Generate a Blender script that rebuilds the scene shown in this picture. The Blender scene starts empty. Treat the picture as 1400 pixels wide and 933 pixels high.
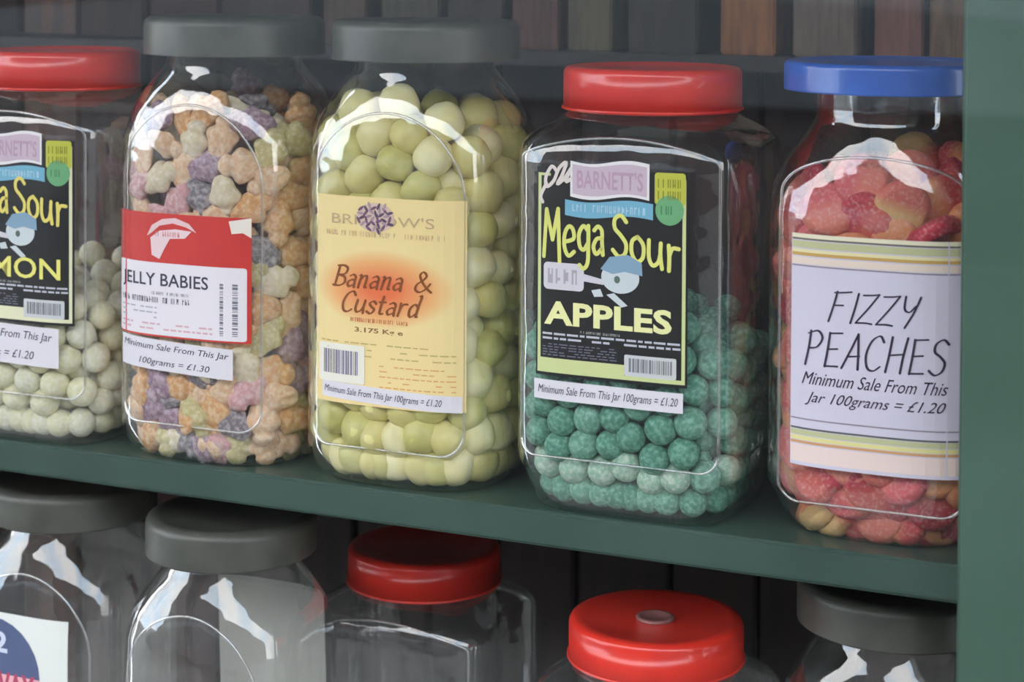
import bpy, bmesh, math, random
import numpy as np
from mathutils import Vector, Matrix, Quaternion, noise

# ------------------------------------------------------------------ camera, sky, exposure
scene = bpy.context.scene
COL = scene.collection
PI = math.pi

F, YAW, PITCH, ROLL = 2620.0, math.radians(23.83), math.radians(1.5), math.radians(0.314)
fw = Vector((-math.sin(YAW) * math.cos(PITCH), math.cos(YAW) * math.cos(PITCH), -math.sin(PITCH)))
rt = Vector((math.cos(YAW), math.sin(YAW), 0))
up = rt.cross(fw)
rt2 = rt * math.cos(ROLL) + up * math.sin(ROLL)
up2 = -rt * math.sin(ROLL) + up * math.cos(ROLL)
cd = bpy.data.cameras.new('camera')
cam = bpy.data.objects.new('camera', cd)
COL.objects.link(cam)
M3 = Matrix((rt2, up2, -fw)).transposed()
cam.matrix_world = Matrix.Translation((0, -1.0822, 0.3333)) @ M3.to_4x4()
cd.sensor_width = 36
cd.lens = F / 1400 * 36
cd.shift_y = (16 - 466.5) / 1400
cd.clip_start = 0.02
cd.clip_end = 200
cd.dof.use_dof = True
cd.dof.focus_distance = 1.20
cd.dof.aperture_fstop = 9.0
scene.camera = cam

world = bpy.data.worlds.new('street_sky')
scene.world = world
world.use_nodes = True
wn, wl = world.node_tree.nodes, world.node_tree.links
bg = wn['Background']
tc = wn.new('ShaderNodeTexCoord')
nz = wn.new('ShaderNodeTexNoise'); nz.inputs['Scale'].default_value = 2.6; nz.inputs['Detail'].default_value = 4
rp = wn.new('ShaderNodeValToRGB')
rp.color_ramp.elements[0].position = 0.42; rp.color_ramp.elements[0].color = (0.62, 0.78, 0.95, 1)
rp.color_ramp.elements[1].position = 0.58; rp.color_ramp.elements[1].color = (1.0, 1.0, 1.0, 1)
wl.new(tc.outputs['Generated'], nz.inputs['Vector'])
wl.new(nz.outputs['Fac'], rp.inputs['Fac'])
wl.new(rp.outputs['Color'], bg.inputs['Color'])
bg.inputs['Strength'].default_value = 2.2

scene.view_settings.view_transform = 'Standard'
scene.view_settings.look = 'None'
scene.view_settings.gamma = 1
scene.view_settings.exposure = 1.45
scene.cycles.transparent_max_bounces = 40
scene.cycles.max_bounces = 10

# ------------------------------------------------------------------ materials
def lin(c):
    return tuple(((x / 255) / 12.92 if x / 255 <= 0.04045 else ((x / 255 + 0.055) / 1.055) ** 2.4) for x in c) + (1,)

def mat(name, rgb, rough=0.5, rgb2=None, scale=60, bump=0.0, bscale=None, spec=0.5, stretch=None, sss=0.0, lo=0.4, hi=0.6, coat=0.0, trans=0.0):
    m = bpy.data.materials.new(name)
    m.use_nodes = True
    n, l = m.node_tree.nodes, m.node_tree.links
    p = n['Principled BSDF']
    p.inputs['Base Color'].default_value = lin(rgb)
    p.inputs['Roughness'].default_value = rough
    p.inputs['Specular IOR Level'].default_value = spec
    p.inputs['Coat Weight'].default_value = coat
    if sss:
        p.inputs['Subsurface Weight'].default_value = sss
        p.inputs['Subsurface Radius'].default_value = (1, .8, .6)
        p.inputs['Subsurface Scale'].default_value = 0.004
    vec = None
    if rgb2 or bump:
        t = n.new('ShaderNodeTexCoord'); mp = n.new('ShaderNodeMapping')
        l.new(t.outputs['Object'], mp.inputs['Vector'])
        if stretch: mp.inputs['Scale'].default_value = stretch
        oi = n.new('ShaderNodeObjectInfo')
        ad = n.new('ShaderNodeVectorMath'); ad.operation = 'ADD'
        l.new(mp.outputs['Vector'], ad.inputs[0]); l.new(oi.outputs['Random'], ad.inputs[1])
        vec = ad.outputs[0]
    if rgb2:
        z = n.new('ShaderNodeTexNoise'); z.inputs['Scale'].default_value = scale; z.inputs['Detail'].default_value = 5
        r = n.new('ShaderNodeValToRGB')
        r.color_ramp.elements[0].position = lo; r.color_ramp.elements[0].color = lin(rgb)
        r.color_ramp.elements[1].position = hi; r.color_ramp.elements[1].color = lin(rgb2)
        l.new(vec, z.inputs['Vector']); l.new(z.outputs['Fac'], r.inputs['Fac']); l.new(r.outputs['Color'], p.inputs['Base Color'])
    if bump:
        z2 = n.new('ShaderNodeTexNoise'); z2.inputs['Scale'].default_value = bscale or scale; z2.inputs['Detail'].default_value = 3
        b = n.new('ShaderNodeBump'); b.inputs['Strength'].default_value = bump; b.inputs['Distance'].default_value = 0.001
        l.new(vec, z2.inputs['Vector']); l.new(z2.outputs['Fac'], b.inputs['Height']); l.new(b.outputs['Normal'], p.inputs['Normal'])
    return m

def clear(name, f0, f1, power, rough=0.02, tint=(1, 1, 1, 1), bump=0.0, bscale=30, haze=0.0):
    """thin clear sheet: see-through with a facing-angle reflection"""
    m = bpy.data.materials.new(name)
    m.use_nodes = True
    n, l = m.node_tree.nodes, m.node_tree.links
    n.remove(n['Principled BSDF'])
    out = n['Material Output']
    tr = n.new('ShaderNodeBsdfTransparent'); tr.inputs['Color'].default_value = tint
    gl = n.new('ShaderNodeBsdfGlossy'); gl.inputs['Roughness'].default_value = rough; gl.inputs['Color'].default_value = (1, 1, 1, 1)
    lw = n.new('ShaderNodeLayerWeight'); lw.inputs['Blend'].default_value = 0.5
    pw = n.new('ShaderNodeMath'); pw.operation = 'POWER'; pw.inputs[1].default_value = power
    ma = n.new('ShaderNodeMath'); ma.operation = 'MULTIPLY_ADD'; ma.inputs[1].default_value = f1; ma.inputs[2].default_value = f0
    mx = n.new('ShaderNodeMixShader')
    l.new(lw.outputs['Facing'], pw.inputs[0]); l.new(pw.outputs[0], ma.inputs[0]); l.new(ma.outputs[0], mx.inputs['Fac'])
    base = tr.outputs[0]
    if haze:
        df = n.new('ShaderNodeBsdfDiffuse'); df.inputs['Color'].default_value = (.8, .8, .8, 1)
        m0 = n.new('ShaderNodeMixShader'); m0.inputs['Fac'].default_value = haze
        l.new(tr.outputs[0], m0.inputs[1]); l.new(df.outputs[0], m0.inputs[2]); base = m0.outputs[0]
    l.new(base, mx.inputs[1]); l.new(gl.outputs[0], mx.inputs[2]); l.new(mx.outputs[0], out.inputs['Surface'])
    if bump:
        t = n.new('ShaderNodeTexCoord'); z = n.new('ShaderNodeTexNoise'); z.inputs['Scale'].default_value = bscale; z.inputs['Detail'].default_value = 2
        b = n.new('ShaderNodeBump'); b.inputs['Strength'].default_value = bump; b.inputs['Distance'].default_value = 0.004
        l.new(t.outputs['Object'], z.inputs['Vector']); l.new(z.outputs['Fac'], b.inputs['Height'])
        l.new(b.outputs['Normal'], gl.inputs['Normal']); l.new(b.outputs['Normal'], lw.inputs['Normal'])
    return m

MAT = {}
M_JAR = clear('clear_jar_plastic', 0.10, 0.85, 2.1, 0.035, (0.985, 0.985, 0.98, 1), 0.35, 28, haze=0.006)
M_RIDGE = clear('jar_moulding_plastic', 0.28, 0.6, 1.5, 0.12, (0.95, 0.95, 0.95, 1), haze=0.06)
M_GLASS = clear('window_glass', 0.036, 0.95, 5.0, 0.0)
M_GREEN = mat('green_gloss_paint', (64, 84, 75), 0.3, (57, 77, 69), 12, 0.15, 30)
M_GREEN_POST = mat('green_post_paint', (74, 100, 86), 0.3, (68, 94, 80), 10, 0.1, 25)
M_RED = mat('red_lid_plastic', (226, 52, 38), 0.28, (216, 46, 36), 30, coat=0.3)
M_BLUE = mat('blue_lid_plastic', (40, 96, 190), 0.3, (36, 88, 180), 30, coat=0.3)
M_DARKLID = mat('smoky_lid_plastic', (84, 84, 76), 0.4, (74, 74, 68), 40)
M_DISC = mat('lid_disc_plastic', (150, 100, 96), 0.25)
M_INK = {}
def ink(rgb, rough=0.55):
    k = tuple(rgb)
    if k not in M_INK: M_INK[k] = mat('ink_%02d' % len(M_INK), rgb, rough, spec=0.3)
    return M_INK[k]

# ------------------------------------------------------------------ mesh helpers
def link(name, me, m=None, parent=None, loc=None):
    o = bpy.data.objects.new(name, me)
    COL.objects.link(o)
    if m is not None and me is not None and len(me.materials) == 0: me.materials.append(m)
    if parent is not None: o.parent = parent
    if loc is not None: o.location = loc
    return o

def tag(o, label=None, cat=None, group=None, kind=None):
    for k, v in (('label', label), ('category', cat), ('group', group), ('kind', kind)):
        if v: o[k] = v
    return o

def pymesh(name, v, f, smooth=True):
    me = bpy.data.meshes.new(name)
    me.from_pydata([tuple(x) for x in v], [], f)
    me.update()
    if smooth: me.shade_smooth()
    return me

def box_mesh(name, x0, x1, y0, y1, z0, z1, bev=0.0, seg=2):
    bm = bmesh.new()
    bmesh.ops.create_cube(bm, size=1)
    for v in bm.verts:
        v.co = Vector((x0 + (v.co.x + .5) * (x1 - x0), y0 + (v.co.y + .5) * (y1 - y0), z0 + (v.co.z + .5) * (z1 - z0)))
    if bev: bmesh.ops.bevel(bm, geom=bm.edges[:], offset=bev, segments=seg, affect='EDGES', clamp_overlap=True)
    me = bpy.data.meshes.new(name); bm.to_mesh(me); bm.free()
    return me

def lathe(name, prof, seg=96, cap=True, ribs=0, ribz=(0, 0), ribd=0.0):
    v, f = [], []
    for (r, z) in prof:
        for i in range(seg):
            a = 2 * PI * i / seg
            rr = r
            if ribs and ribz[0] <= z <= ribz[1]: rr = r + ribd * (0.5 + 0.5 * math.cos(a * ribs))
            v.append((rr * math.cos(a), rr * math.sin(a), z))
    for j in range(len(prof) - 1):
        for i in range(seg):
            k = (i + 1) % seg
            f.append((j * seg + i, j * seg + k, (j + 1) * seg + k, (j + 1) * seg + i))
    if cap:
        f.append(tuple(range(seg))[::-1]); f.append(tuple((len(prof) - 1) * seg + i for i in range(seg)))
    return pymesh(name, v, f)

def tube_mesh(name, pts, r, closed=False, seg=8):
    v, f = [], []
    n = len(pts); P = [Vector(p) for p in pts]
    for i in range(n):
        a = P[i - 1] if (i or closed) else P[i]; b = P[(i + 1) % n] if (i < n - 1 or closed) else P[i]
        t = (b - a).normalized()
        u = t.cross(Vector((0, 1, 0)))
        if u.length < 1e-4: u = Vector((1, 0, 0))
        u.normalize(); w = t.cross(u).normalized()
        for k in range(seg):
            c = 2 * PI * k / seg
            v.append(P[i] + (u * math.cos(c) + w * math.sin(c)) * r)
    for i in range(n if closed else n - 1):
        j = (i + 1) % n
        for k in range(seg):
            k2 = (k + 1) % seg
            f.append((i * seg + k, i * seg + k2, j * seg + k2, j * seg + k))
    if not closed:
        f.append(tuple(range(seg))[::-1]); f.append(tuple((n - 1) * seg + k for k in range(seg)))
    return pymesh(name, v, f)

# ------------------------------------------------------------------ the setting
def structure(name, me, m):
    return tag(link(name, me, m), kind='structure')

M_WALLDK = mat('dark_shop_wall', (52, 40, 38), 0.8, (52, 42, 40), 8)
M_STONE = mat('street_stone', (68, 58, 56), 0.9, (58, 50, 48), 3)
M_PAVE = mat('pavement_grey', (104, 102, 98), 0.9, (86, 85, 82), 4)

wb = structure('wall_back', box_mesh('wall_back', -1.75, 0.6, 0.40, 0.44, -1.0, 1.0), M_WALLDK)
BOARDCOL = [(58, 42, 44), (50, 38, 42), (66, 48, 46), (54, 44, 44), (78, 58, 50), (62, 44, 40), (96, 66, 44), (86, 64, 48), (48, 38, 38), (120, 82, 46),
            (86, 70, 60), (92, 54, 44), (82, 62, 50), (60, 46, 42), (70, 52, 44), (58, 44, 42)]
BM = [mat('board_stain_%d' % i, (int(c[0] * .78), int(c[1] * .62), int(c[2] * .58)), 0.75, (int(c[0] * .58), int(c[1] * .46), int(c[2] * .44)), 14, 0.3, 40, stretch=(6, 1, .5)) for i, c in enumerate(BOARDCOL)]
random.seed(3)
x = -1.70; i = 0; BM[9].node_tree.nodes['Principled BSDF'].inputs['Roughness'].default_value = .5
while x < 0.55:
    w = random.uniform(0.05, 0.085)
    me = box_mesh('board', 0, w - 0.004, 0, 0.018 + random.uniform(0, .006), 0, 1.95, 0.002)
    link('board', me, BM[i % len(BM)], wb, (x, 0.375 + random.uniform(-.003, .003), -0.98))
    x += w; i += 1
structure('wall_left', box_mesh('wall_left', -1.80, -1.75, 0.02, 0.44, -1.0, 1.0), M_WALLDK)
structure('wall_right', box_mesh('wall_right', 0.6, 0.65, 0.02, 0.44, -1.0, 1.0), M_WALLDK)
structure('ceiling', box_mesh('ceiling', -1.80, 0.65, -0.05, 0.44, 1.0, 1.04), M_WALLDK)
structure('floor', box_mesh('floor', -1.80, 0.65, 0.02, 0.44, -1.04, -1.0), M_WALLDK)
structure('trim_added_canopy', box_mesh('added_canopy', -2.6, 2.6, -0.95, -0.051, 1.0, 1.16, .01), M_GREEN)  # unseen canopy, added to cut overhead sky and narrow the jar highlights
structure('ground', box_mesh('ground', -60, 60, -60, 0.0, -1.34, -1.24), M_PAVE)
structure('wall_front', box_mesh('wall_front', -1.80, 0.65, -0.05, 0.015, -1.24, -0.72), M_GREEN)

# green window post, standing in front of the shelf ends
structure('trim_1', box_mesh('window_post', -0.1935, -0.02, -0.046, -0.004, -0.72, 1.0, 0.0025, 3), M_GREEN_POST)
# window pane of the shop front, outside of the post
g = structure('window_1', box_mesh('window_pane', -1.80, 0.65, -0.062, -0.057, -0.72, 1.0), M_GLASS)

# shelves
def shelf(z, label):
    me = box_mesh('shelf', -1.74, 0.59, 0.0, 0.30, z - 0.022, z, 0.0018, 3)
    return tag(link('shelf', me, M_GREEN), label, 'shelf')
SZ, SZ2 = -0.006, -0.352
shelf(SZ, 'long green painted wooden shelf carrying the row of filled sweet jars')
shelf(SZ2, 'lower green painted shelf carrying the empty clear jars')

# across the street (seen only as reflections in the glass)
bld = link('terraced_house', box_mesh('house_front', -9, 16, -11.0, -9.0, -1.24, 4.3), M_STONE)
tag(bld, 'grey stone house across the street, mirrored in the window glass', 'house')

def car():
    r = link('parked_car', None, None, None, (-2.0, -3.8, -1.24))
    tag(r, 'dark car with pale grey roof parked on the street, mirrored in the window glass', 'car')
    def prism(name, prof, y0, y1, m):
        n = len(prof)
        v = [(x, y, z) for y in (y0, y1) for x, z in prof]
        f = [tuple(range(n)), tuple(range(2 * n - 1, n - 1, -1))] + [(i, n + i, n + (i + 1) % n, (i + 1) % n) for i in range(n)]
        return link(name, pymesh(name, v, f, False), m, r)
    paint = mat('car_paint', (108, 114, 118), .5, spec=.3); body_paint = mat('dark_car_paint', (52, 52, 54), .6, spec=.3); dark = mat('car_glass', (24, 24, 28), .4); rub = mat('tyre_rubber', (26, 26, 26), .8)
    top = [(-1.75, 1.28)] + [(x, 1.505 - .045 * (abs(x - .15) / 1.2) ** 2.2) for x in np.linspace(-1.35, 1.65, 15)] + [(1.9, 1.28)]
    prism('roof', top + [(1.85, 1.26), (-1.7, 1.26)], -.70, .74, paint)
    prism('side_windows', [(-1.72, 1.259), (-2.05, .95), (2.1, .95), (1.85, 1.259)], -.72, .76, dark)
    prism('car_body', [(-2.2, .949), (-3.2, .84), (-3.35, .35), (-3.2, .28), (2.4, .28), (2.5, .5), (2.3, .949)], -.85, .85, body_paint)
    for x in (-2.4, 1.6):
        for y in (-.72, .72):
            w = link('wheel', lathe('wheel', [(.30, -.1), (.33, -.08), (.33, .08), (.30, .1)], 32), rub, r, (x, y, .33)); w.rotation_euler.x = PI / 2
car()

# ------------------------------------------------------------------ jars
def catmull(tab, z):
    if z <= tab[0][0]: return tab[0][1:]
    for i in range(len(tab) - 1):
        if z <= tab[i + 1][0]:
            t = (z - tab[i][0]) / (tab[i + 1][0] - tab[i][0])
            s = t
            return tuple(a + (b - a) * s for a, b in zip(tab[i][1:], tab[i + 1][1:]))
    return tab[-1][1:]

PROF = {
    'square': [(0, 0.0594, 0.0525, 5), (0.003, 0.0633, 0.0562, 5), (0.008, 0.0649, 0.0578, 5), (0.031, 0.0732, 0.0656, 5), (0.036, 0.0737, 0.0662, 5), (0.22, 0.0737, 0.0662, 5), (0.228, 0.0726, 0.0651, 4.6),
               (0.234, 0.0675, 0.0614, 4), (0.24, 0.0592, 0.0558, 3), (0.245, 0.0525, 0.0520, 2.3), (0.2475, 0.0505, 0.0505, 2), (0.248, 0.0530, 0.0530, 2), (0.25, 0.0530, 0.0530, 2), (0.2505, 0.0490, 0.0490, 2), (0.272, 0.0490, 0.0490, 2)],
    'arched': [(0, .058, .050, 3.2), (.003, .063, .055, 3.2), (.010, .068, .0595, 3.3), (.022, .071, .062, 3.4), (.195, .071, .062, 3.4), (.218, .0700, .0612, 3.3), (.236, .0660, .0585, 3),
               (.250, .0590, .0540, 2.6), (.262, .0510, .0490, 2.2), (.268, .0470, .0470, 2), (.275, .0455, .0455, 2), (.296, .0455, .0455, 2)],
    'shouldered': [(0, .050, .043, 2.8), (.004, .055, .048, 2.9), (.014, .062, .054, 3), (.030, .069, .060, 3.2), (.190, .069, .060, 3.2), (.207, .0675, .0585, 3), (.222, .0610, .0550, 2.6),
                   (.236, .0520, .0510, 2.2), (.243, .0480, .0480, 2), (.246, .0465, .0465, 2), (.262, .0465, .0465, 2), (.280, .0465, .0465, 2)],
}
def surf_y(kind, x, z):
    a, b, n = catmull(PROF[kind], z)
    t = max(0.0, 1 - abs(x / a) ** n)
    return -b * t ** (1 / n)

def jar_shell(kind):
    tab = PROF[kind]; seg = 144
    zs = []
    for i in range(len(tab) - 1):
        k = max(1, int((tab[i + 1][0] - tab[i][0]) / 0.006))
        for j in range(k): zs.append(tab[i][0] + (tab[i + 1][0] - tab[i][0]) * j / k)
    zs.append(tab[-1][0])
    v, f = [], []
    for z in zs:
        a, b, n = catmull(tab, z)
        for i in range(seg):
            t = 2 * PI * i / seg
            c, s = math.cos(t), math.sin(t)
            rr = (abs(c) ** n + abs(s) ** n) ** (-1 / n)
            v.append((a * rr * c, b * rr * s, z))
    for j in range(len(zs) - 1):
        for i in range(seg):
            k = (i + 1) % seg
            f.append((j * seg + i, j * seg + k, (j + 1) * seg + k, (j + 1) * seg + i))
    # base with a pushed-up centre
    base = len(v)
    a, b, n = catmull(tab, 0)
    for q, h in ((.86, .0005), (.7, .004), (.35, .005)):
        for i in range(seg): v.append((v[i][0] * q, v[i][1] * q, h))
    prev = 0
    for r in range(3):
        cur = base + r * seg
        for i in range(seg):
            k = (i + 1) % seg
            f.append((prev + k, prev + i, cur + i, cur + k))
        prev = cur
    f.append(tuple(prev + i for i in range(seg))[::-1])
    return pymesh('jar_body', v, f)

SHELL = {k: jar_shell(k) for k in PROF}

def panel_path(kind):
    pts = []
    if kind == 'square':
        w, z0, z1 = .0635, .036, .222
        arc = [(x, z1 + .011 * (1 - (x / w) ** 2)) for x in np.linspace(-w + .006, w - .006, 25)]
        cor = lambda cx, cz, a0, a1, r: [(cx + r * math.cos(a), cz + r * math.sin(a)) for a in np.linspace(a0, a1, 7)]
        pts = [(-w, z) for z in np.linspace(z0 + .01, z1 - .006, 16)] + cor(-w + .006, z1 - .006 + .001, PI, PI / 2 + .2, .006) + arc[1:-1] + cor(w - .006, z1 - .006 + .001, PI / 2 - .2, 0, .006)
        pts += [(w, z) for z in np.linspace(z1 - .006, z0 + .01, 16)] + cor(w - .01, z0 + .01, 0, -PI / 2, .01) + cor(-w + .01, z0 + .01, -PI / 2, -PI, .01)
    elif kind == 'arched':
        w, z0, z1 = .0545, .026, .188
        pts = [(-w, z) for z in np.linspace(z0 + .014, z1, 16)] + [(w * -math.cos(a), z1 + .054 * math.sin(a)) for a in np.linspace(0.05, PI - .05, 33)]
        pts += [(w, z) for z in np.linspace(z1, z0 + .014, 16)]
        pts += [(w - .014 + .014 * math.cos(a), z0 + .014 + .014 * math.sin(a)) for a in np.linspace(-.1, -PI / 2, 7)]
        pts += [(-w + .014 - .014 * math.cos(a), z0 + .014 + .014 * math.sin(a)) for a in np.linspace(-PI / 2, -.1, 7)]
    else:
        w, z0, z1 = .0545, .022, .205
        pts = [(-w, z) for z in np.linspace(z0 + .012, z1, 16)] + [(w * -math.cos(a), z1 + .022 * math.sin(a)) for a in np.linspace(0.05, PI - .05, 25)]
        pts += [(w, z) for z in np.linspace(z1, z0 + .012, 16)]
        pts += [(w - .012 + .012 * math.cos(a), z0 + .012 + .012 * math.sin(a)) for a in np.linspace(-.1, -PI / 2, 7)]
        pts += [(-w + .012 - .012 * math.cos(a), z0 + .012 + .012 * math.sin(a)) for a in np.linspace(-PI / 2, -.1, 7)]
    return [(x, surf_y(kind, x, z) + .0002, z) for x, z in pts]
RIDGE = {k: tube_mesh('moulded_rim', panel_path(k), 0.00095, True) for k in PROF}

def round_prof(R, h, r=.004):
    p = [(R, 0), (R, .001)]
    for a in np.linspace(0, PI / 2, 6): p.append((R - r + r * math.cos(a), h - r + r * math.sin(a)))
    p += [(R - r - .004, h), (R - r - .006, h - .0012), (.004, h - .0012)]
    return p
LID_RED = lathe('lid', [(.0555, 0), (.0575, .0008), (.0575, .002), (.0567, .003)] + round_prof(.0563, .0275, .0045)[1:], 144, ribs=72, ribz=(.004, .020), ribd=-.0003)
LID_DARK = lathe('lid', round_prof(.0625, .026, .006), 96)
LID_BLUE = lathe('lid', round_prof(.0645, .0175, .0035), 144, ribs=72, ribz=(.001, .016), ribd=-.0003)

def make_jar(kind, loc, label, lid, lid_z, lid_label=None, rot=0.0):
    r = link('sweet_jar', None, None, None, loc)
    r.rotation_euler.z = rot
    tag(r, label, 'jar')
    link('jar_body', SHELL[kind], M_JAR, r)
    link('moulded_rim', RIDGE[kind], M_RIDGE, r)
    me, m = lid
    l = link('lid', me, m, r, (0, 0, lid_z))
    if lid_label: l['label'] = lid_label
    return r, l

# ---- flat print laid on the front of a jar
class Panel:
    def __init__(s, jar, kind, x0, x1, z0, z1, dz=0.0, base=0.0006):
        s.jar, s.kind, s.x0, s.x1, s.z0, s.z1, s.dz, s.base = jar, kind, x0, x1, z0, z1, dz, base
    def P(s, u, v, off=0.0):
        x = s.x0 + (s.x1 - s.x0) * u
        z = s.z1 - (s.z1 - s.z0) * v + s.dz * (u - .5)
        return Vector((x, surf_y(s.kind, x, z) - s.base - off, z))
    def sheet(s, mat_, name='label', u0=0, v0=0, u1=1, v1=1, off=0.0, parent=None, th=0.0003, rad=0.0, label=None):
        nx = max(2, int(abs(u1 - u0) * 16)); nzz = max(1, int(abs(v1 - v0) * 8))
        W = (s.x1 - s.x0); H = (s.z1 - s.z0)
        v, f = [], []
        for lay in (0, 1):
            for j in range(nzz + 1):
                for i in range(nx + 1):
                    uu, vv = u0 + (u1 - u0) * i / nx, v0 + (v1 - v0) * j / nzz
                    v.append(s.P(uu, vv, off + (th if lay else 0)))
        k = (nx + 1) * (nzz + 1)
        for j in range(nzz):
            for i in range(nx):
                a = j * (nx + 1) + i
                f.append((k + a, k + a + nx + 1, k + a + nx + 2, k + a + 1)); f.append((a, a + 1, a + nx + 2, a + nx + 1))
        rim = [i for i in range(nx)] + [j * (nx + 1) + nx for j in range(nzz)] + [nzz * (nx + 1) + nx - i for i in range(nx)] + [(nzz - j) * (nx + 1) for j in range(nzz)]
        for q in range(len(rim)):
            a, b = rim[q], rim[(q + 1) % len(rim)]
            f.append((b, a, k + a, k + b))
        o = link(name, pymesh(name, v, f, False), mat_, parent or s.jar)
        if label: o['label'] = label
        return o
    def poly(s, pts, mat_, name, off, parent):
        """filled outline in label units; triangulated, then laid on the surface"""
        bm = bmesh.new()
        vs = [bm.verts.new((u, v, 0)) for u, v in pts]
        bm.faces.new(vs)
        bmesh.ops.triangulate(bm, faces=bm.faces[:])
        for c in np.arange(.04, 1, .08):
            bmesh.ops.bisect_plane(bm, geom=bm.verts[:] + bm.edges[:] + bm.faces[:], plane_co=(c, 0, 0), plane_no=(1, 0, 0))
        for v in bm.verts: v.co = s.P(v.co.x, v.co.y, off)
        me = bpy.data.meshes.new(name); bm.to_mesh(me); bm.free()
        return link(name, me, mat_, parent)
    def multi(s, rects, mat_, name, off, parent, kind=None):
        v, f = [], []
        for (u0, v0, u1, v1) in rects:
            b = len(v); nx = max(1, int(abs(u1 - u0) * 14))
            for i in range(nx + 1):
                uu = u0 + (u1 - u0) * i / nx
                v += [s.P(uu, v0, off), s.P(uu, v1, off)]
            for i in range(nx): f.append((b + 2 * i, b + 2 * i + 1, b + 2 * i + 3, b + 2 * i + 2))
        o = link(name, pymesh(name, v, f, False), mat_, parent)
        if kind: o['kind'] = kind
        return o
    def text(s, body, u0, v0, u1, v1, mat_, off, parent, bold=0.0, shear=0.0, name='lettering', jit=0):
        cu = bpy.data.curves.new('t', 'FONT'); cu.body = body; cu.size = 1; cu.offset = bold; cu.shear = shear; cu.resolution_u = 3
        cu.space_character = 1 + bold
        to = bpy.data.objects.new('t', cu); COL.objects.link(to)
        dg = bpy.context.evaluated_depsgraph_get()
        me = bpy.data.meshes.new_from_object(to.evaluated_get(dg))
        bpy.data.objects.remove(to)
        co = np.array([v.co[:] for v in me.vertices])
        mn, mx = co.min(0), co.max(0)
        bm = bmesh.new(); bm.from_mesh(me)
        for v in bm.verts:
            a = (v.co.x - mn[0]) / (mx[0] - mn[0]); b = (v.co.y - mn[1]) / (mx[1] - mn[1])
            v.co = (u0 + (u1 - u0) * a, v1 + (v0 - v1) * b, 0)
        if s.kind != 'square':
            for c in np.arange(.04, 1, .08):
                bmesh.ops.bisect_plane(bm, geom=bm.verts[:] + bm.edges[:] + bm.faces[:], plane_co=(c, 0, 0), plane_no=(1, 0, 0))
        for v in bm.verts: v.co = s.P(v.co.x, v.co.y, off)
        bm.to_mesh(me); bm.free()
        me.materials.clear()
        me.name = name
        return link(name, me, mat_, parent)
    def unread(s, u0, v0, u1, v1, mat_, off, parent, seed=1, **k):
        """one line of print too small to read: letter-height upright and slanted ticks"""
        rnd = random.Random(seed + int(u0 * 1000)); rects = []; u = u0; h = v1 - v0; w = h * .35 * (s.z1 - s.z0) / (s.x1 - s.x0)
        while u < u1 - w:
            if rnd.random() < .86:
                rects.append((u, v0, u + w * .4, v1))
                if rnd.random() < .6: rects.append((u + w * .4, v0 + rnd.choice((0, .4, .8)) * h, u + w, v0 + rnd.choice((0, .4, .8)) * h + .2 * h))
                if rnd.random() < .4: rects.append((u + w * .8, v0, u + w * 1.1, v1))
            u += w * 1.7
        rects = [(a, min(b, d), c, max(b, d)) for a, b, c, d in rects]
        return s.multi(rects, mat_, 'small_print', off, parent, kind='stuff')
    def strokes(s, word, u0, v0, u1, v1, mat_, off, parent, w=0.0008, slant=0.0, curve=None, name='lettering', contrast=0.0, gap=.18):
        """brush lettering from centre lines"""
        adv = 0; allp = []
        for ch in word:
            if ch == ' ': adv += .5; continue
            gl = GLYPH[ch]; gw = max(p[0] for st in gl for p in st)
            for st in gl:
                P = smooth(st)
                allp.append([(x + adv + slant * y, y) for x, y in P])
            adv += gw + gap
        xs = [p[0] for q in allp for p in q]; ys = [p[1] for q in allp for p in q]
        mn, mx, lo = min(xs), max(xs), 0.0
        v, f = [], []
        asp_x = (u1 - u0) * (s.x1 - s.x0); asp_z = (v1 - v0) * (s.z1 - s.z0)
        for q in allp:
            pts = []
            for x, y in q:
                a = (x - mn) / (mx - mn)
                px, pz = a * asp_x, y * asp_z
                if curve: pz += curve(a) * asp_z
                pts.append(Vector((px, pz)))
            n = len(pts); off_l = []
            for i in range(n):
                t = (pts[min(i + 1, n - 1)] - pts[max(i - 1, 0)])
                t = t.normalized() if t.length > 0 else Vector((1, 0))
                ang = math.atan2(t.y, t.x)
                ww = w * (1 - contrast + contrast * abs(math.sin(ang - math.radians(25))) * 1.3)
                off_l.append((Vector((-t.y, t.x)) * ww * .5, ww, t))
            # round ends
            ring = []
            for i in range(n): ring.append(pts[i] + off_l[i][0])
            e = off_l[-1]
            for k in range(1, 5):
                a = PI / 2 - PI * k / 5
                ring.append(pts[-1] + (e[2] * math.cos(a) + Vector((-e[2].y, e[2].x)) * math.sin(a)) * e[1] * .5)
            for i in range(n - 1, -1, -1): ring.append(pts[i] - off_l[i][0])
            # quads along, fans on ends
            def lay(p):
                return s.P(u0 + p.x / (s.x1 - s.x0), v1 - p.y / (s.z1 - s.z0), off)
            b = len(v)
            for i in range(n):
                v.append(lay(pts[i] + off_l[i][0])); v.append(lay(pts[i] - off_l[i][0]))
            for i in range(n - 1): f.append((b + 2 * i, b + 2 * i + 1, b + 2 * i + 3, b + 2 * i + 2))
            for end, sg in ((n - 1, 1), (0, -1)):
                o_, ww, t = off_l[end]
                c = len(v)
                for k in range(7):
                    a = PI / 2 - PI * k / 6
                    v.append(lay(pts[end] + (t * sg * math.cos(a) + Vector((-t.y, t.x)) * math.sin(a)) * ww * .5))
                f.append(tuple(range(c, c + 7)) if sg < 0 else tuple(range(c + 6, c - 1, -1)))
        return link(name, pymesh(name, v, f, False), mat_, parent)

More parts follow.
